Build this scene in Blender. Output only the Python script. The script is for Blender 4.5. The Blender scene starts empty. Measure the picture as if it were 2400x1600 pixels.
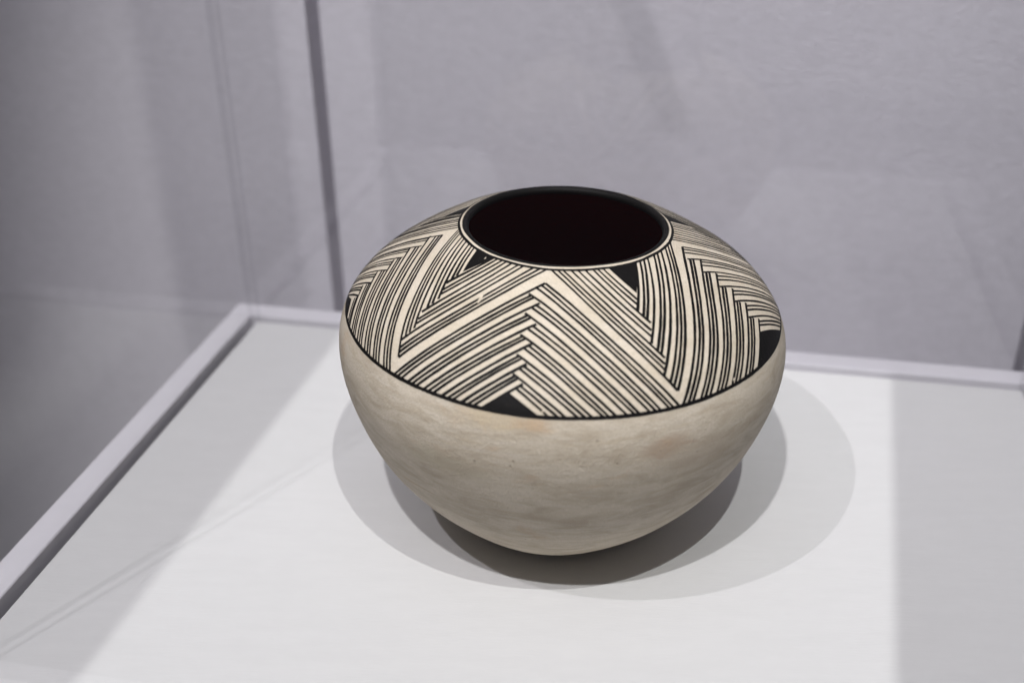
import bpy, bmesh, math, random
import numpy as np
from mathutils import Vector, Matrix

random.seed(7); np.random.seed(7)
U = 0.14          # metres per pot radius: every length below is given in pot radii and multiplied by U
sc = bpy.context.scene
COL = sc.collection

# ------------------------------------------------------------------ camera
cam_d = bpy.data.cameras.new('camera'); cam = bpy.data.objects.new('camera', cam_d); COL.objects.link(cam)
sc.camera = cam
YAW, PITCH, ROLL = 0.03106, 0.47209, -0.00736
CAM = Vector((0, -4.2710, 3.2773))
fwd = Vector((-math.sin(YAW)*math.cos(PITCH), math.cos(YAW)*math.cos(PITCH), -math.sin(PITCH)))
right = Vector((math.cos(YAW), math.sin(YAW), 0)); up = right.cross(fwd)
R_ = right*math.cos(ROLL)+up*math.sin(ROLL); U_ = -right*math.sin(ROLL)+up*math.cos(ROLL)
m = Matrix((R_, U_, -fwd)).transposed().to_4x4(); m.translation = CAM*U
cam.matrix_world = m
cam_d.sensor_fit = 'HORIZONTAL'; cam_d.sensor_width = 36.0
cam_d.lens = 2.5552*1000/2400*36
cam_d.shift_x = -31.7/2400; cam_d.shift_y = -107.1/2400
cam_d.clip_start = 0.01; cam_d.clip_end = 50
cam_d.dof.use_dof = True; cam_d.dof.focus_distance = 4.55*U; cam_d.dof.aperture_fstop = 3.8

# ------------------------------------------------------------------ ambient light of the gallery, lamps, exposure
world = bpy.data.worlds.new('World'); sc.world = world; world.use_nodes = True
world.node_tree.nodes['Background'].inputs[0].default_value = (0.86, 0.86, 1.0, 1)
world.node_tree.nodes['Background'].inputs[1].default_value = 0.055
sc.view_settings.view_transform = 'Standard'; sc.view_settings.look = 'None'
sc.view_settings.exposure = 0; sc.view_settings.gamma = 1
sc.cycles.max_bounces = 10; sc.cycles.transparent_max_bounces = 40; sc.cycles.diffuse_bounces = 6
sc.cycles.use_denoising = True

def spot(name, loc, target, watts, color, cone, blend, radius, frame=None):
    """A ceiling track spotlight; frame = shutters of a framing projector (four planes in lamp space)."""
    d = bpy.data.lights.new(name, 'SPOT'); o = bpy.data.objects.new(name, d); COL.objects.link(o)
    loc = Vector(loc); target = Vector(target)
    o.location = loc*U
    o.rotation_euler = (target-loc).to_track_quat('-Z', 'Y').to_euler()
    d.energy = watts; d.color = color; d.spot_size = math.radians(cone); d.spot_blend = blend
    d.shadow_soft_size = radius*U
    if frame:
        # metal framing shutters of the projector lamp: polygon corners on the deck seen from the lamp
        d.use_nodes = True; nt = d.node_tree; em = nt.nodes['Emission']
        tc = nt.nodes.new('ShaderNodeTexCoord'); sep = nt.nodes.new('ShaderNodeSeparateXYZ')
        nt.links.new(tc.outputs['Normal'], sep.inputs[0])
        def mth(op, a, b=None):
            n = nt.nodes.new('ShaderNodeMath'); n.operation = op
            for i, v in enumerate((a, b)):
                if v is None: continue
                if isinstance(v, (int, float)): n.inputs[i].default_value = v
                else: nt.links.new(v, n.inputs[i])
            return n.outputs[0]
        negz = mth('ABSOLUTE', sep.outputs['Z'])
        X = mth('DIVIDE', sep.outputs['X'], negz); Y = mth('DIVIDE', sep.outputs['Y'], negz)
        inv = o.rotation_euler.to_matrix().transposed()
        P = []
        for c in frame:
            v = inv @ (Vector(c)-loc); P.append((v.x/-v.z, v.y/-v.z))
        area = sum(P[i][0]*P[(i+1) % len(P)][1]-P[(i+1) % len(P)][0]*P[i][1] for i in range(len(P)))
        if area < 0: P = P[::-1]
        prod = None
        for i in range(len(P)):
            (x0, y0), (x1, y1) = P[i], P[(i+1) % len(P)]
            L = math.hypot(x1-x0, y1-y0); nx, ny = -(y1-y0)/L, (x1-x0)/L
            s = mth('ADD', mth('ADD', mth('MULTIPLY', X, nx), mth('MULTIPLY', Y, ny)), -(x0*nx+y0*ny))
            k = mth('MULTIPLY_ADD', s, 600.0); k.node.inputs[2].default_value = 0.5; k.node.use_clamp = True
            prod = k if prod is None else mth('MULTIPLY', prod, k)
        nt.links.new(prod, em.inputs['Strength'])
    return o

# plinth frame: corner, direction along the back edge (A) and towards the back wall (B)
ANG = -0.16366; CX, CY = -2.0749, 2.0183
def W(u, v, z=0.0):
    return Vector((CX+u*math.cos(ANG)-v*math.sin(ANG), CY+u*math.sin(ANG)+v*math.cos(ANG), z))

QUAD = [W(0.72, -3.4), W(0.81, -0.15), W(4.10, -0.15), W(3.80, -3.4)]
LAMP_KEY = spot('ceiling_spot', (-1.693, -7.531, 13.297), (0.5, 0.9, 0), 126, (1.0, 0.985, 0.985), 42, 0.75, 0.12)
LAMP_FRAMED = spot('ceiling_spot', (1.559, -6.399, 12.429), (0.2, 0, 0), 86, (0.985, 0.985, 0.96), 34, 0.2, 0.035, frame=QUAD)
LAMP_SIDE = spot('ceiling_spot', (-5.994, -5.894, 14.073), (0.4, 0.8, 0), 74, (0.96, 0.93, 0.97), 44, 0.7, 0.06)

# broad, soft fill light, added overhead to lighten the walls
ad = bpy.data.lights.new('added_fill_panel', 'AREA'); ao = bpy.data.objects.new('added_fill_panel', ad); COL.objects.link(ao)
ad.shape = 'SQUARE'; ad.size = 9*U; ad.energy = 8.5; ad.color = (0.97, 0.96, 1.0)
ao.location = Vector((-1, -5, 16))*U; ao.rotation_euler = (Vector((0, 2, 0))-Vector((-1, -5, 16))).to_track_quat('-Z', 'Y').to_euler()

# ------------------------------------------------------------------ helpers
def link(name, me, mat=None, parent=None, loc=None):
    o = bpy.data.objects.new(name, me); COL.objects.link(o)
    if mat is not None and me is not None:
        for mm in (mat if isinstance(mat, (list, tuple)) else [mat]): me.materials.append(mm)
    if parent: o.parent = parent
    if loc is not None: o.location = loc
    return o
def thing(name, label, cat, group=None, loc=(0, 0, 0)):
    o = bpy.data.objects.new(name, None); COL.objects.link(o); o.location = loc; o.empty_display_size = 0.02
    o['label'] = label; o['category'] = cat
    if group: o['group'] = group
    return o
def frame_box(name, u0, u1, v0, v1, z0, z1, mat, parent=None, bevel=0.0):
    """A box in the plinth's own frame."""
    bm = bmesh.new()
    vs = [bm.verts.new(W(u, v, z)*U) for z in (z0, z1) for (u, v) in ((u0, v0), (u1, v0), (u1, v1), (u0, v1))]
    for f in ((3, 2, 1, 0), (4, 5, 6, 7), (0, 1, 5, 4), (1, 2, 6, 5), (2, 3, 7, 6), (3, 0, 4, 7)):
        bm.faces.new([vs[i] for i in f])
    if bevel:
        bmesh.ops.bevel(bm, geom=bm.edges[:], offset=bevel*U, segments=3, profile=0.5, affect='EDGES')
    bmesh.ops.recalc_face_normals(bm, faces=bm.faces[:])
    me = bpy.data.meshes.new(name); bm.to_mesh(me); bm.free()
    return link(name, me, mat, parent)

class NT:
    def __init__(s, name):
        s.m = bpy.data.materials.new(name); s.m.use_nodes = True; s.t = s.m.node_tree
        s.t.nodes.clear(); s.out = s.n('ShaderNodeOutputMaterial')
    def n(s, typ, **kw):
        x = s.t.nodes.new(typ)
        for k, v in kw.items():
            if k in x.inputs: s.set(x.inputs[k], v)
            else: setattr(x, k, v)
        return x
    def set(s, inp, v):
        if isinstance(v, bpy.types.NodeSocket): s.t.links.new(v, inp)
        else: inp.default_value = v
    def noise(s, vec, scale, detail=4, rough=0.55, dist=0.0):
        x = s.n('ShaderNodeTexNoise'); s.set(x.inputs['Vector'], vec); x.inputs['Scale'].default_value = scale
        x.inputs['Detail'].default_value = detail; x.inputs['Roughness'].default_value = rough
        x.inputs['Distortion'].default_value = dist
        return x.outputs['Fac']
    def ramp(s, fac, stops):
        x = s.n('ShaderNodeValToRGB'); s.set(x.inputs[0], fac); e = x.color_ramp.elements
        while len(e) < len(stops): e.new(0.5)
        for el, (p, c) in zip(e, stops): el.position = p; el.color = c if len(c) == 4 else (*c, 1)
        return x.outputs[0]
    def mix(s, fac, a, b, mode='MIX'):
        x = s.n('ShaderNodeMix'); x.data_type = 'RGBA'; x.blend_type = mode
        s.set(x.inputs[0], fac); s.set(x.inputs[6], a); s.set(x.inputs[7], b); return x.outputs[2]
    def map(s, vec, scale=(1, 1, 1), loc=(0, 0, 0), rot=(0, 0, 0)):
        x = s.n('ShaderNodeMapping'); s.set(x.inputs[0], vec); x.inputs['Scale'].default_value = scale
        x.inputs['Location'].default_value = loc; x.inputs['Rotation'].default_value = rot; return x.outputs[0]
    def obj(s): return s.n('ShaderNodeTexCoord').outputs['Object']
    def math(s, op, a, b=0.0, c=None, clamp=False):
        x = s.n('ShaderNodeMath'); x.operation = op; x.use_clamp = clamp
        s.set(x.inputs[0], a); s.set(x.inputs[1], b)
        if c is not None: s.set(x.inputs[2], c)
        return x.outputs[0]
    def bump(s, h, strength, dist, normal=None):
        x = s.n('ShaderNodeBump'); s.set(x.inputs['Height'], h); x.inputs['Strength'].default_value = strength
        x.inputs['Distance'].default_value = dist
        if normal is not None: s.set(x.inputs['Normal'], normal)
        return x.outputs[0]
    def bsdf(s, color, rough=0.5, normal=None, spec=0.5):
        x = s.n('ShaderNodeBsdfPrincipled'); s.set(x.inputs['Base Color'], color); s.set(x.inputs['Roughness'], rough)
        x.inputs['Specular IOR Level'].default_value = spec
        if normal is not None: s.set(x.inputs['Normal'], normal)
        s.t.links.new(x.outputs[0], s.out.inputs[0]); return x

# ------------------------------------------------------------------ materials
def painted_wall(name, base, streak=(1, 1, 1), seed=0.0, bump=0.5, dark=0.965):
    t = NT(name); v = t.map(t.obj(), scale=streak, loc=(seed, seed, seed))
    a = t.noise(v, 75, 5, 0.7); b = t.noise(v, 240, 3, 0.6); c = t.noise(v, 1.6, 3)
    col = t.mix(t.ramp(a, [(0.36, (0, 0, 0)), (0.64, (1, 1, 1))]), tuple(x*dark for x in base[:3])+(1,), base)
    col = t.mix(t.math('MULTIPLY', c, 0.35), col, tuple(x*0.90 for x in base[:3])+(1,))
    h = t.math('MULTIPLY_ADD', b, 0.6, t.math('MULTIPLY', a, 0.4))
    t.bsdf(col, 0.62, t.bump(h, bump, 0.002), 0.3); return t.m
M_WALL = painted_wall('painted_gallery_wall', (0.77, 0.75, 0.79, 1), (1, 1, 2.0), 0.0, 1.0, 0.90)
M_DECK = painted_wall('white_satin_paint', (0.63, 0.63, 0.625, 1), (0.5, 2.2, 1), 3.1, 0.10)
M_RIM = painted_wall('white_eggshell_paint', (0.80, 0.785, 0.81, 1), (1, 1, 1), 5.7, 0.15)
t = NT('gap_shade_grey'); t.bsdf((0.10, 0.10, 0.115, 1), 0.8, None, 0.2); M_GAP = t.m  # dark grey stands in for the shade inside the white groove
t = NT('polished_concrete_floor'); n_ = t.noise(t.obj(), 3, 6)
t.bsdf(t.ramp(n_, [(0.3, (0.16, 0.155, 0.16)), (0.7, (0.22, 0.215, 0.22))]), 0.6); M_FLOOR = t.m

def acrylic(name, tint, ior=1.49):
    t = NT(name)
    tr = t.n('ShaderNodeBsdfTransparent'); tr.inputs[0].default_value = tint
    gl = t.n('ShaderNodeBsdfGlossy'); gl.inputs['Roughness'].default_value = 0.0
    # Schlick reflectance from the angle to the surface, the same seen from inside and outside the sheet
    ge = t.n('ShaderNodeNewGeometry'); dp = t.n('ShaderNodeVectorMath'); dp.operation = 'DOT_PRODUCT'
    t.t.links.new(ge.outputs['Incoming'], dp.inputs[0]); t.t.links.new(ge.outputs['True Normal'], dp.inputs[1])
    cs = t.math('ABSOLUTE', dp.outputs['Value']); r0 = ((ior-1)/(ior+1))**2
    fr = t.math('MINIMUM', t.math('MULTIPLY_ADD', t.math('POWER', t.math('SUBTRACT', 1.0, cs), 5.0), 1-r0, r0), 0.22)
    mx = t.n('ShaderNodeMixShader'); t.set(mx.inputs[0], fr); t.set(mx.inputs[1], tr.outputs[0]); t.set(mx.inputs[2], gl.outputs[0])
    t.t.links.new(mx.outputs[0], t.out.inputs[0]); return t.m
M_ACR = acrylic('clear_acrylic', (0.985, 0.985, 0.99, 1))
M_EDGE = acrylic('polished_acrylic_edge', (0.965, 0.965, 0.97, 1))
M_SHADOW_JOINT = acrylic('shadow_joint_acrylic', (0.55, 0.55, 0.57, 1))  # tint darkened so the unseen side joints cast streaks on the wall

def clay(name, base, dark, pale, upper):
    t = NT(name); o = t.obj()
    band = t.map(o, scale=(1, 1, 3.4)); 
    mott = t.noise(band, 30, 7, 0.66, 0.8); fine = t.noise(o, 620, 3, 0.75); big = t.noise(o, 16, 4, 0.6)
    streak = t.noise(t.map(o, scale=(1, 1, 7), rot=(0.05, 0.04, 0)), 46, 5, 0.65)
    col = t.mix(t.ramp(mott, [(0.40, (0, 0, 0)), (0.64, (1, 1, 1))]), base, dark)
    col = t.mix(t.math('MULTIPLY', t.ramp(streak, [(0.50, (0, 0, 0)), (0.68, (1, 1, 1))]), 0.5), col, pale)
    st2 = t.noise(t.map(o, scale=(1, 1, 6), loc=(.7, .2, .9)), 38, 5, 0.65)
    col = t.mix(t.math('MULTIPLY', t.ramp(st2, [(0.55, (0, 0, 0)), (0.70, (1, 1, 1))]), 0.45 if not upper else 0.2), col, (0.42, 0.34, 0.23, 1))
    # fire clouds: warm tan stains with their own shape
    fc = t.ramp(t.noise(t.map(o, scale=(1, 1, 2.6), loc=(0.31, 0.12, 0.4)), 20, 5, 0.6, 0.9), [(0.60 if not upper else 0.63, (0, 0, 0)), (0.72, (1, 1, 1))])
    col = t.mix(t.math('MULTIPLY', fc, 0.42 if not upper else 0.30), col, (0.50, 0.315, 0.17, 1))
    if not upper:
        for (px, py, pz, sx, sz, tint, amt) in ((-.0300, -.1315, .1500, .026, .0065, (0.46, 0.35, 0.20, 1), .5), (-.0105, -.1352, .1490, .0115, .0060, (0.47, 0.33, 0.20, 1), .75),
                                                (.0575, -.1290, .1312, .017, .0070, (0.36, 0.26, 0.175, 1), .70), (-.0597, -.1237, .118, .030, .010, (0.34, 0.30, 0.20, 1), .45),
                                                (.075, -.112, .120, .030, .012, (0.37, 0.29, 0.22, 1), .35)):
            a_ = math.atan2(px, -py)
            v_ = t.map(o, loc=(0, 0, 0), rot=(0, 0, -a_))          # turn the stain to the front
            v_ = t.map(v_, scale=(1/sx, 1/.05, 1/sz), loc=(0, math.hypot(px, py)/.05, -pz/sz))
            ln = t.n('ShaderNodeVectorMath'); ln.operation = 'LENGTH'; t.set(ln.inputs[0], v_)
            d_ = t.math('ADD', ln.outputs['Value'], t.math('MULTIPLY', t.math('SUBTRACT', mott, 0.5), 3.0))
            k_ = t.ramp(d_, [(0.35, (1, 1, 1)), (1.0, (0, 0, 0))])
            col = t.mix(t.math('MULTIPLY', k_, amt), col, tint)
    # tiny dark pits
    vo = t.n('ShaderNodeTexVoronoi'); t.set(vo.inputs['Vector'], o); vo.inputs['Scale'].default_value = 150 if not upper else 120
    pit = t.ramp(vo.outputs['Distance'], [(0.05, (1, 1, 1)), (0.11, (0, 0, 0))])
    sel = t.ramp(t.noise(o, 60, 2), [(0.56, (0, 0, 0)), (0.62, (1, 1, 1))])
    pit = t.math('MULTIPLY', pit, sel)
    col = t.mix(t.math('MULTIPLY', pit, 0.6), col, (0.14, 0.10, 0.07, 1))
    scr = t.noise(t.map(o, scale=(1, 1, 1.8), rot=(0.7, 0.35, 0.4)), 330, 4, 0.75)
    h = t.math('ADD', t.math('MULTIPLY', fine, 0.65), t.math('MULTIPLY', scr, 0.45))
    h = t.math('ADD', h, t.math('MULTIPLY', big, 0.5)); h = t.math('SUBTRACT', h, t.math('MULTIPLY', pit, 0.8))
    col = t.mix(t.math('MULTIPLY', t.ramp(t.noise(o, 900, 2, 0.8), [(0.36, (0, 0, 0)), (0.64, (1, 1, 1))]), 0.40), col, tuple(x*0.62 for x in base[:3])+(1,))
    t.bsdf(col, 0.58 if upper else 0.66, t.bump(h, 0.6 if not upper else 0.7, 0.0013 if not upper else 0.0018), 0.35 if upper else 0.28); return t.m
M_SLIP = clay('white_burnished_slip', (0.69, 0.61, 0.49, 1), (0.61, 0.53, 0.405, 1), (0.71, 0.64, 0.545, 1), True)
M_BODY = clay('unpainted_buff_clay', (0.575, 0.51, 0.41, 1), (0.41, 0.345, 0.255, 1), (0.60, 0.545, 0.46, 1), False)
t = NT('black_mineral_paint'); o_ = t.obj()
wear = t.ramp(t.noise(o_, 310, 4, 0.7), [(0.70, (0, 0, 0)), (0.80, (1, 1, 1))])
t.bsdf(t.mix(t.math('MULTIPLY', wear, 0.5), (0.0036, 0.003, 0.0026, 1), (0.12, 0.09, 0.065, 1)), 0.6,
       t.bump(t.noise(o_, 300, 3), 0.25, 0.0008), 0.14); M_BLACK = t.m
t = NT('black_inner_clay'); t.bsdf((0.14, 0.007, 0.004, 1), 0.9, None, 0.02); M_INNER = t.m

# ------------------------------------------------------------------ room
WV = 1.2                    # wall distance behind the plinth's back edge
def wall_panel(name, u0, u1, mat):
    o = frame_box(name, u0, u1, WV, WV+0.8, -7.0, 16.0, mat, None); return o
SEAM = 0.212
SW = 0.05; SEAM2 = 5.19
w1 = wall_panel('wall', -14, SEAM-SW, M_WALL); w2 = wall_panel('wall', SEAM+SW, SEAM2-SW, M_WALL); w3 = wall_panel('wall', SEAM2+SW, 18, M_WALL)
wb = frame_box('wall_recess', SEAM-SW, SEAM+SW, WV+0.32, WV+0.79, -7.0, 16.0, M_WALL)
wc = frame_box('wall_recess', SEAM2-SW, SEAM2+SW, WV+0.32, WV+0.79, -7.0, 16.0, M_WALL)
fl = frame_box('floor', -16, 18, -16, WV+2, -7.3, -7.0, M_FLOOR)
for o in (w1, w2, w3, wb, wc, fl): o['kind'] = 'structure'

# ------------------------------------------------------------------ plinth
PW, PD = 5.02, 3.50          # width along the back edge, depth
RIM, GAP = 0.145, 0.075
pl = thing('display_plinth', 'white painted museum plinth with raised-edge frame and dark gap round its deck, under the bowl', 'plinth')
frame_box('deck_panel', RIM+GAP, PW-RIM-GAP, -PD+RIM+GAP, -RIM-GAP, -0.30, 0.0, M_DECK, pl, 0.012)
frame_box('rim_rail', 0, RIM, -PD+RIM, -RIM, -0.30, 0.0, M_RIM, pl, 0.010)
frame_box('rim_rail', PW-RIM, PW, -PD+RIM, -RIM, -0.30, 0.0, M_RIM, pl, 0.010)
frame_box('rim_rail', 0, PW, -RIM, 0, -0.30, 0.0, M_RIM, pl, 0.010)
frame_box('rim_rail', 0, PW, -PD, -PD+RIM, -0.30, 0.0, M_RIM, pl, 0.010)
frame_box('shaded_gap_floor', RIM, PW-RIM, -PD+RIM, -RIM, -0.335, -0.30, M_GAP, pl)  # floor of the gap, its shade put in as dark colour
frame_box('plinth_body', 0.004, PW-0.004, -PD+0.004, -0.004, -7.0, -0.336, M_RIM, pl)

# ------------------------------------------------------------------ acrylic cover standing in the gap
HV = 7.1; TH_ = 0.042; g0 = RIM+0.016
cv = thing('display_case_cover', 'clear acrylic box cover standing in the gap of the white plinth over the bowl', 'display case')
a0, a1, b0, b1 = g0, PW-g0, -PD+g0, -g0
def pane(u0, u1, v0, v1, z0, z1): return frame_box('acrylic_pane', u0, u1, v0, v1, z0, z1, M_ACR, cv)
e = 0.02
pane(a0, a0+TH_, b0+TH_+e, b1-TH_-e, -0.29, HV); pane(a1-TH_, a1, b0+TH_+e, b1-TH_-e, -0.29, HV)
pane(a0+TH_+e, a1-TH_-e, b1-TH_, b1, -0.29, HV); pane(a0+TH_+e, a1-TH_-e, b0, b0+TH_, -0.29, HV)
pane(a0+TH_+e, a1-TH_-e, b0+TH_+e, b1-TH_-e, HV-TH_, HV)
c_ = TH_+e
for (u0, v0) in ((a0, b0), (a1-c_, b0), (a0, b1-c_), (a1-c_, b1-c_)):
    frame_box('corner_joint', u0+0.001, u0+c_-0.001, v0+0.001, v0+c_-0.001, -0.29, HV, M_EDGE, cv, 0.006)
for q in ((a0+.12, a1-.12, b0, b0+.12), (a0+.12, a1-.12, b1-.12, b1), (a0, a0+.12, b0, b1), (a1-.12, a1, b0, b1)):  # top joints out of view, widened for the shadow streaks they cast
    frame_box('joint_shadow_strip', q[0]+0.001, q[1]-0.001, q[2]+0.001, q[3]-0.001, HV+0.001, HV+0.03, M_SHADOW_JOINT if q[3]-q[2] > 1 else M_EDGE, cv, 0.006)

# ------------------------------------------------------------------ the bowl
ZE = 0.83942
RHO = [0.83939, 0.91237, 0.90723, 0.92680, 0.97227, 1.00053, 0.86043, 0.74730, 0.69329]
NOD = np.radians(np.linspace(-90, 72, 9))
PLIP, PRING, PBOR = 0.92315, 0.90074, 0.23673
TA, TB, OVX, OVP = 0.0278, -0.02053, -0.01911, -0.01429
def spline_coef(xk, yk):
    n = len(xk); h = np.diff(xk); A = np.eye(n); b = np.zeros(n)
    for i in range(1, n-1):
        A[i, i-1] = h[i-1]; A[i, i] = 2*(h[i-1]+h[i]); A[i, i+1] = h[i]
        b[i] = 3*((yk[i+1]-yk[i])/h[i]-(yk[i]-yk[i-1])/h[i-1])
    A[0, 0] = 2*h[0]; A[0, 1] = h[0]; b[0] = 3*((yk[1]-yk[0])/h[0])
    return np.linalg.solve(A, b), h
_c, _h = spline_coef(NOD, np.array(RHO)); _y = np.array(RHO)
def rho(phi):
    i = np.clip(np.searchsorted(NOD, phi)-1, 0, len(NOD)-2); t = phi-NOD[i]
    return _y[i]+((_y[i+1]-_y[i])/_h[i]-_h[i]*(2*_c[i]+_c[i+1])/3)*t+_c[i]*t*t+(_c[i+1]-_c[i])/(3*_h[i])*t**3
def prof(phi):
    r_ = rho(phi); z = ZE+r_*np.sin(phi)
    return r_*np.cos(phi), np.where(phi < -0.9, np.maximum(z, 0.0), z)
def dent(phi, th):        # slight unevenness of a hand-coiled wall (pot radii)
    return 0.0022*np.sin(3*th+1.3)*np.cos(2.2*phi)+0.0016*np.sin(5*th-4*phi)+0.0010*np.sin(9*th+5*phi+2)
ca, sa, cb, sb = math.cos(TA), math.sin(TA), math.cos(TB), math.sin(TB)
TILT = np.array([[ca, 0, sa], [0, 1, 0], [-sa, 0, ca]]) @ np.array([[1, 0, 0], [0, cb, -sb], [0, sb, cb]])
def place(r, z, th):
    o = 1+OVX*np.cos(2*(th-OVP))
    P = np.stack([r*o*np.cos(th), r*o*np.sin(th), z+0*th], -1); Q = P @ TILT.T
    k = np.clip(z/0.35, 0, 1)[..., None] if np.ndim(z) else min(max(z/0.35, 0), 1)
    return (P*(1-k)+Q*k)
def surf(phi, th, off=0.0):
    phi = np.asarray(phi, float); th = np.asarray(th, float)
    r, z = prof(phi); e_ = 1e-3; r2, z2 = prof(phi+e_); tr, tz = (r2-r)/e_, (z2-z)/e_; L = np.hypot(tr, tz)+1e-9
    nr, nz = tz/L, -tr/L
    d = dent(phi, th)*np.clip((z-0.02)/0.2, 0, 1)+off
    return place(r+nr*d, z+nz*d, th+0*r)
def grid_mesh(name, P, closed=True, smooth=True):
    n, m_ = P.shape[:2]; verts = (P.reshape(-1, 3)*U).tolist(); faces = []
    for i in range(n-1):
        for j in range(m_ if closed else m_-1):
            k = (j+1) % m_; faces.append((i*m_+j, i*m_+k, (i+1)*m_+k, (i+1)*m_+j))
    me = bpy.data.meshes.new(name); me.from_pydata(verts, [], faces)
    me.polygons.foreach_set('use_smooth', [smooth]*len(faces)); me.update(); return me

bowl = thing('painted_bowl', 'round clay bowl with black zigzag fine-line painting above and plain buff underside', 'bowl')
NTH = 420
THS = np.linspace(0, 2*np.pi, NTH, endpoint=False)
# outer wall: base disc, plain body, painted shoulder
phs = np.concatenate([np.linspace(-math.pi/2, PBOR, 110), np.linspace(PBOR, PLIP, 60)[1:]])
Pw = surf(phs[:, None]+0*THS[None], THS[None]+0*phs[:, None])
me = grid_mesh('wall_shell', Pw)
ob = link('wall_shell', me, [M_BODY, M_SLIP], bowl)
mi = np.zeros(len(me.polygons), int); mi[109*NTH:] = 1; me.polygons.foreach_set('material_index', mi.tolist())
# lip: half-round rolled edge, then the inner wall
rl, zl = prof(np.array(PLIP)); rl = float(rl); zl = float(zl)
sl = math.atan2(*[float(b-a) for a, b in zip(prof(np.array(PLIP-1e-3))[::-1], prof(np.array(PLIP))[::-1])])  # slope angle of the shoulder
LR = 0.019
nrm = math.pi/2-0.41                      # outward normal direction of the shoulder at the lip
def lip_pt(a): # a from 0 (outer tangent) to pi (inner)
    cx_, cz_ = rl-LR*math.cos(nrm), zl-LR*math.sin(nrm)
    return cx_+LR*math.cos(nrm+a), cz_+LR*math.sin(nrm+a)
lp = np.array([lip_pt(a) for a in np.linspace(0, math.pi*0.98, 16)])
Pl = place(lp[:, 0][:, None]+0*THS[None], lp[:, 1][:, None]+0*THS[None], THS[None]+0*lp[:, :1])
link('lip', grid_mesh('lip', Pl), M_BLACK, bowl)
pi_ = np.linspace(PLIP-0.03, -math.pi/2, 60); ri, zi = prof(pi_)
thick = 0.045
ri2 = np.concatenate([[lp[-1, 0]], ri-thick*np.cos(pi_)]); zi2 = np.concatenate([[lp[-1, 1]], zi-thick*np.sin(pi_)*np.where(pi_ > 0, 1, 1)])
ri2 = np.maximum(ri2, 0.0)
Pi = place(ri2[::-1][:, None]+0*THS[None], zi2[::-1][:, None]+0*THS[None], THS[None]+0*ri2[:, None])
link('inner_wall', grid_mesh('inner_wall', Pi[:, ::-1]), M_INNER, bowl)

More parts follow.
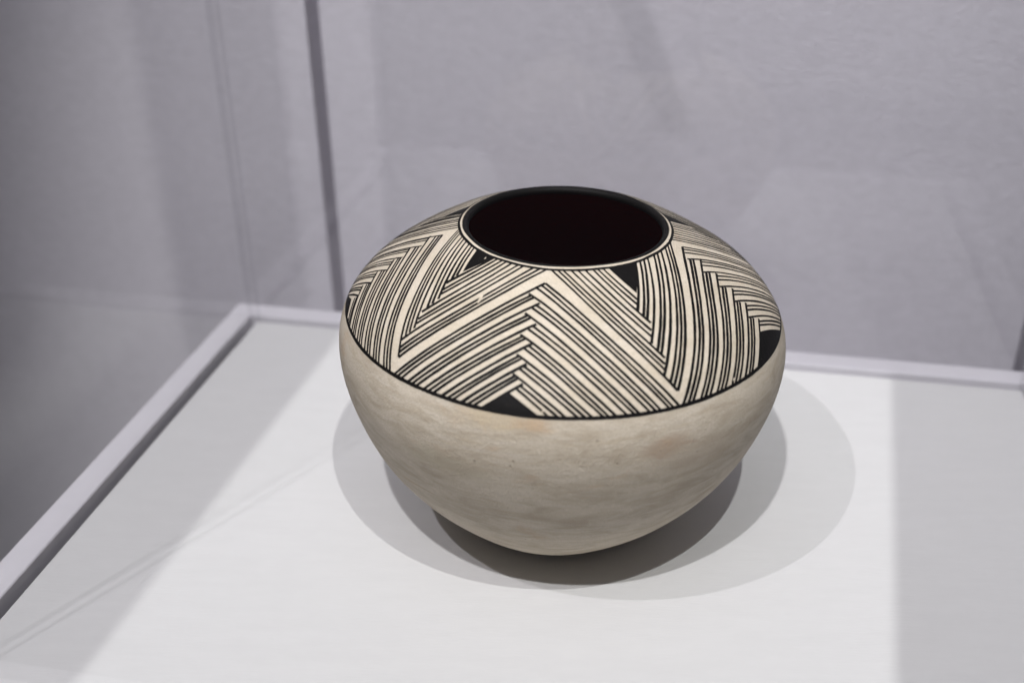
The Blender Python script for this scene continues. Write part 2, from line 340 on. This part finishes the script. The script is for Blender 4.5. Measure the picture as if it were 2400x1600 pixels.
# ------------------------------------------------------------------ painted fine-line pattern
# corners of the pattern in bowl coordinates (degrees round the axis, latitude in radians)
PAT = {
 'A1': {
  'T': [(-98.43,0.8071),(-98.9,0.69),(-98.57,0.5844),(-98.79,0.4979),(-99.25,0.4163),(-99.38,0.3429)],
  'S': [(-103.76,0.7353),(-103.01,0.6295),(-102.65,0.5298),(-102.25,0.4484),(-102.21,0.3746),(-102.01,0.3053)],
  'BL': [(-132.31,0.2419),(-131.18,0.2438),(-129.92,0.2432),(-127.66,0.2443),(-126.4,0.2433),(-125.05,0.2438),(-122.88,0.2456),(-121.59,0.2443),(-120.23,0.2453),(-117.92,0.2455),(-116.38,0.2437),(-115.13,0.2444),(-112.94,0.2474),(-111.42,0.2437),(-109.96,0.2423),(-107.89,0.2409)],
  'BR': [(-63.53,0.2353),(-65.06,0.2358),(-66.09,0.2354),(-68.13,0.233),(-69.38,0.2328),(-70.74,0.2316),(-73.14,0.2307),(-74.25,0.2312),(-75.9,0.2315),(-78.36,0.2335),(-79.9,0.2336),(-81.09,0.2338),(-83.48,0.2328),(-84.92,0.2324),(-86.53,0.2318),(-89.06,0.2323),(-90.66,0.2334),(-92.62,0.2356),(-94.75,0.236)],
 },
 'A2': {
  'T': [(-17.83,0.827),(-18.78,0.7175),(-20.71,0.6202),(-22.19,0.5274),(-23.29,0.4481),(-23.81,0.3679)],
  'S': [(-25.45,0.7715),(-26.34,0.6722),(-26.95,0.5752),(-27.44,0.4879),(-27.98,0.4064),(-27.49,0.3332)],
  'BL': [(-63.01,0.2337),(-61.62,0.2353),(-60.42,0.2364),(-58.2,0.237),(-57.0,0.2376),(-55.59,0.2392),(-53.38,0.2397),(-52.13,0.2405),(-50.82,0.2419),(-48.4,0.2433),(-47.12,0.2424),(-45.56,0.2418),(-43.16,0.2401),(-41.48,0.2405),(-40.08,0.2391),(-36.88,0.2394)],
 },
 'A0': {
  'T': [(-170.45,0.8024),(-169.95,0.6839),(-169.4,0.5793),(-167.63,0.4926),(-166.99,0.4102),(-166.56,0.3349)],
  'S': [(-175.55,0.7338),(-174.21,0.6241),(-171.7,0.5336),(-171.04,0.4455),(-170.27,0.3641),(-169.86,0.2869)],
  'BR': [(-133.4,0.2436),(-134.62,0.242),(-135.84,0.2425),(-138.14,0.2443),(-139.48,0.2438),(-140.68,0.2419),(-142.8,0.24),(-144.1,0.2394),(-145.77,0.2408),(-147.99,0.2377),(-149.33,0.2379),(-150.99,0.238),(-153.1,0.233),(-154.49,0.234),(-156.12,0.233),(-158.7,0.2316),(-160.12,0.2299),(-161.44,0.229),(-162.86,0.2273)],
 },
 'V1': {
  'RL': [(-97.54,0.8913),(-94.5,0.8929),(-91.71,0.8932),(-87.91,0.893),(-84.87,0.892),(-81.33,0.8926),(-77.6,0.8972),(-75.3,0.8984),(-72.66,0.9005),(-69.81,0.9022)],
  'RR': [(-18.07,0.8915),(-22.88,0.9012),(-26.97,0.8992),(-32.4,0.9022),(-36.44,0.9009),(-39.72,0.9018),(-44.83,0.9015),(-47.76,0.9013),(-50.52,0.9022),(-53.55,0.9011)],
  'T': [(-63.33,0.2922),(-63.85,0.4175),(-63.36,0.5681),(-62.88,0.7245)],
  'S': [(-65.66,0.3559),(-65.96,0.482),(-65.79,0.6365)],
 },
 'V0': {
  'RL': [(-169.13,0.879),(-166.52,0.8903),(-163.34,0.8991),(-158.57,0.9014),(-155.44,0.9023),(-151.93,0.9029),(-148.46,0.9029),(-145.78,0.9052),(-143.32,0.9057),(-140.61,0.9049)],
  'RR': [(-98.42,0.8901),(-101.76,0.896),(-104.98,0.8972),(-110.28,0.8998),(-113.07,0.9016),(-116.79,0.9016),(-119.98,0.9002),(-122.55,0.9026),(-125.48,0.9008),(-127.47,0.8985)],
  'T': [(-133.05,0.3034),(-133.85,0.4249),(-134.16,0.5765),(-135.16,0.7479)],
  'S': [(-135.37,0.3629),(-135.77,0.4953),(-137.05,0.6598)],
 },
}

KB = 2.24e-4
PK = [-170.5, -98.4, -17.8, 51.0, 120.0]           # upper points of the white zigzag
QK = [-133.0, -63.3, 15.0, 86.0, 163.0]            # lower points, between PK[i] and PK[i+1]
def warp(L, a0, a1, b0, b1): return [(b0+(t-a0)*(b1-b0)/(a1-a0), p) for t, p in L]
def warp2(L, c, lo, hi, C, LO, HI):
    return [((C+(t-c)*(C-LO)/(c-lo)) if t < c else (C+(t-c)*(HI-C)/(hi-c)), p) for t, p in L]
LAM = [PAT['A0'], PAT['A1'], PAT['A2']]
LAM[0]['BL'] = warp(PAT['A1']['BL'], -98.4, -133.0, -170.5, 163.0-360)
LAM[2]['BR'] = warp(PAT['A1']['BR'], -98.4, -63.3, -17.8, 15.0)
for c, lo, hi in ((51.0, 15.0, 86.0), (120.0, 86.0, 163.0)):
    LAM.append({k: warp2(PAT['A1'][k], -98.4, -133.0, -63.3, c, lo, hi) for k in ('T', 'S', 'BL', 'BR')})
VEE = [PAT['V0'], PAT['V1']]
for c, lo, hi in ((15.0, -17.8, 51.0), (86.0, 51.0, 120.0), (163.0, 120.0, 189.5)):
    VEE.append({k: warp2(PAT['V1'][k], -63.3, -98.4, -17.8, c, lo, hi) for k in ('RL', 'RR', 'T', 'S')})
strokes = []            # (start, end, width); strokes after index vee_from taper towards the mouth
def lerp(a, b, f):
    t = a[0]+(b[0]-a[0])*f; p = a[1]+(b[1]-a[1])*f+KB*(t-a[0])*(b[0]-t); return (t, p)
def br(L, p=PBOR): return [(t, p-0.004) for t, _ in L]
def rr(L, p=PRING): return [(t, p+0.004) for t, _ in L]
WL0, WR0 = 0.0121, 0.0102
tri = []
for n_, D in enumerate(LAM):
    WL, WR_ = (0.0092 if n_ == 0 else WL0), (0.0092 if n_ == 2 else 0.0112 if n_ == 0 else WR0)
    T, S, BL, BR = D['T'], D['S'], br(D['BL']), br(D['BR'])
    for k in range(6):
        strokes.append((T[k], BL[3*k], WL))
        if k < 5:
            for j, f in ((1, 0.22), (2, 0.46)):
                strokes.append((lerp(S[k], T[k+1], f), BL[3*k+j], WL))
        strokes.append((T[k] if k == 0 else S[k-1], BR[3*k], WR_))
        for j, f in ((1, 0.23), (2, 0.51)):
            strokes.append((lerp(T[k], S[k], f), BR[3*k+j], WR_))
    tri.append((S[5], BL[15], BR[18]))
vee_from = len(strokes)
for D in VEE:
    T, S, RL, RR = D['T'], D['S'], rr(D['RL']), rr(D['RR'])
    for k in range(3):
        strokes.append((T[k], RL[3*k], 0.0112 if k else 0.0104))
        strokes.append((T[k] if k == 0 else S[k-1], RR[3*k], 0.0124))
        for j, f in ((1, 0.27), (2, 0.54)):
            strokes.append((lerp(T[k], S[k], f), RR[3*k+j], 0.0124))
        for j, f in ((1, 0.33), (2, 0.63)):
            strokes.append((lerp(S[k], T[k+1], f), RL[3*k+j], 0.0108))
    strokes.append((S[2], RR[9], 0.0138))
    tri.append((T[3], RL[9], RR[9]))

def ribbon(pts, width, off, seed, wob=0.00055, taper=(1.0, 1.0)):
    """pts: (n,2) th(rad), phi; a brush line laid on the curved wall."""
    n = len(pts); th = pts[:, 0]; ph = pts[:, 1]
    C0 = surf(ph, th, off); e_ = 1e-3
    Tg = np.gradient(C0, axis=0); Tg /= np.linalg.norm(Tg, axis=1)[:, None]+1e-12
    dph = (surf(ph+e_, th, off)-C0)/e_; dth = (surf(ph, th+e_, off)-C0)/e_
    N = np.cross(dth, dph); N /= np.linalg.norm(N, axis=1)[:, None]
    S_ = np.cross(N, Tg)
    s = np.concatenate([[0], np.cumsum(np.linalg.norm(np.diff(C0, axis=0), axis=1))])
    rg = np.random.RandomState(seed)
    def wave(a, per): 
        return a*(np.sin(2*np.pi*s/per[0]+rg.rand()*6.3)+0.6*np.sin(2*np.pi*s/per[1]+rg.rand()*6.3)+0.35*np.sin(2*np.pi*s/per[2]+rg.rand()*6.3))
    cen = wave(wob*0.8, (0.42, 0.17, 0.07)); w = width*(0.5+0.5*wave(0.09, (0.31, 0.09, 0.035)))*0 + width*0.5*(1+wave(0.06, (0.31, 0.09, 0.033)))
    w *= (0.93+0.14*rg.rand())*np.linspace(taper[0], taper[1], n)
    L_, M_, R2 = C0+S_*(cen+w)[:, None], C0+S_*cen[:, None]+N*0.00012, C0+S_*(cen-w)[:, None]
    return np.stack([L_, M_, R2], 1)
allv, allf = [], []
def add_ribbon(G):
    b = sum(len(v) for v in allv); n = len(G); allv.append(G.reshape(-1, 3))
    for i in range(n-1):
        for j in range(2):
            allf.append((b+3*i+j, b+3*i+j+1, b+3*(i+1)+j+1, b+3*(i+1)+j))
for i, (a, b, w) in enumerate(strokes):
    n = max(6, int(math.hypot((b[0]-a[0])*0.0165, b[1]-a[1])/0.011))
    pts = np.array([lerp(a, b, f) for f in np.linspace(0, 1, n)]); pts[:, 0] = np.radians(pts[:, 0])
    add_ribbon(ribbon(pts, w, 0.0005+(i % 16)*0.00002, i, taper=(1.05, 0.72) if i >= vee_from else (1.0, 1.0)))
tt = np.linspace(0, 2*np.pi, 641)
def ring(phi, w, off, seed, wob=0.0012):
    pts = np.stack([tt, np.full_like(tt, phi)], 1)
    rs = np.random.RandomState(seed); ph_ = sum(wob*rs.rand()*np.sin(k*tt+rs.rand()*6.3) for k in (2, 3, 5, 9, 14, 23))
    pts[:, 1] += ph_
    add_ribbon(ribbon(pts, w, off, seed, 0.0))
ring(PBOR, 0.0140, 0.00095, 901)
ring(PRING, 0.0110, 0.00095, 902)
me = bpy.data.meshes.new('painted_lines'); me.from_pydata((np.concatenate(allv)*U).tolist(), [], allf)
me.polygons.foreach_set('use_smooth', [True]*len(allf)); me.update()
pl_o = link('painted_lines', me, M_BLACK, bowl); pl_o['kind'] = 'stuff'
# black band round the mouth, meeting the lip
bandn = 7
pb = np.linspace(PLIP-0.0022, PLIP-0.0002, bandn)
wv = sum(0.0010*np.sin(k*THS+k*1.7) for k in (2, 3, 5, 11))
Pb = surf(pb[:, None]+wv[None]*np.linspace(1, 0, bandn)[:, None], THS[None]+0*pb[:, None], 0.0009)
link('mouth_band', grid_mesh('mouth_band', Pb), M_BLACK, bowl)
for i, (A, B, Cc) in enumerate(tri):
    n = 12; G = []
    for t_ in np.linspace(0.0, 1, n):
        l, r_ = lerp(A, B, t_), lerp(A, Cc, t_)
        G.append([(l[0]+(r_[0]-l[0])*s_, l[1]+(r_[1]-l[1])*s_) for s_ in np.linspace(0, 1, n)])
    G = np.array(G); P = surf(G[..., 1], np.radians(G[..., 0]), 0.00100+0.00002*(i % 2))
    me = grid_mesh('painted_triangle', P, closed=False); link('painted_triangle', me, M_BLACK, bowl)

# small chips where the black paint has flaked off, showing the slip
chips = [([(-120.51, .6816), (-120.02, .6583), (-119.84, .6285)], 0.013), ([(-46.39, .2607), (-47.1, .2530)], 0.011), ([(-48.02, .2529), (-48.49, .2470)], 0.009),
         ([(-94.57, .2572), (-94.25, .2547)], 0.010), ([(-131.91, .8830), (-131.59, .8668)], 0.004)]
for k, (L, w) in enumerate(chips):
    L = np.array(L); f = np.linspace(0, 1, 7); x_ = np.linspace(0, 1, len(L))
    pts = np.stack([np.radians(np.interp(f, x_, L[:, 0])), np.interp(f, x_, L[:, 1])], 1)
    G = ribbon(pts, w, 0.00125, 700+k, 0.0004); taper = np.array([.25, .8, 1, .85, 1, .7, .2])[:, None]
    for j in (0, 2): G[:, j] = G[:, 1]+(G[:, j]-G[:, 1])*taper
    link('paint_chip', grid_mesh('paint_chip', G, closed=False), M_SLIP, bowl)
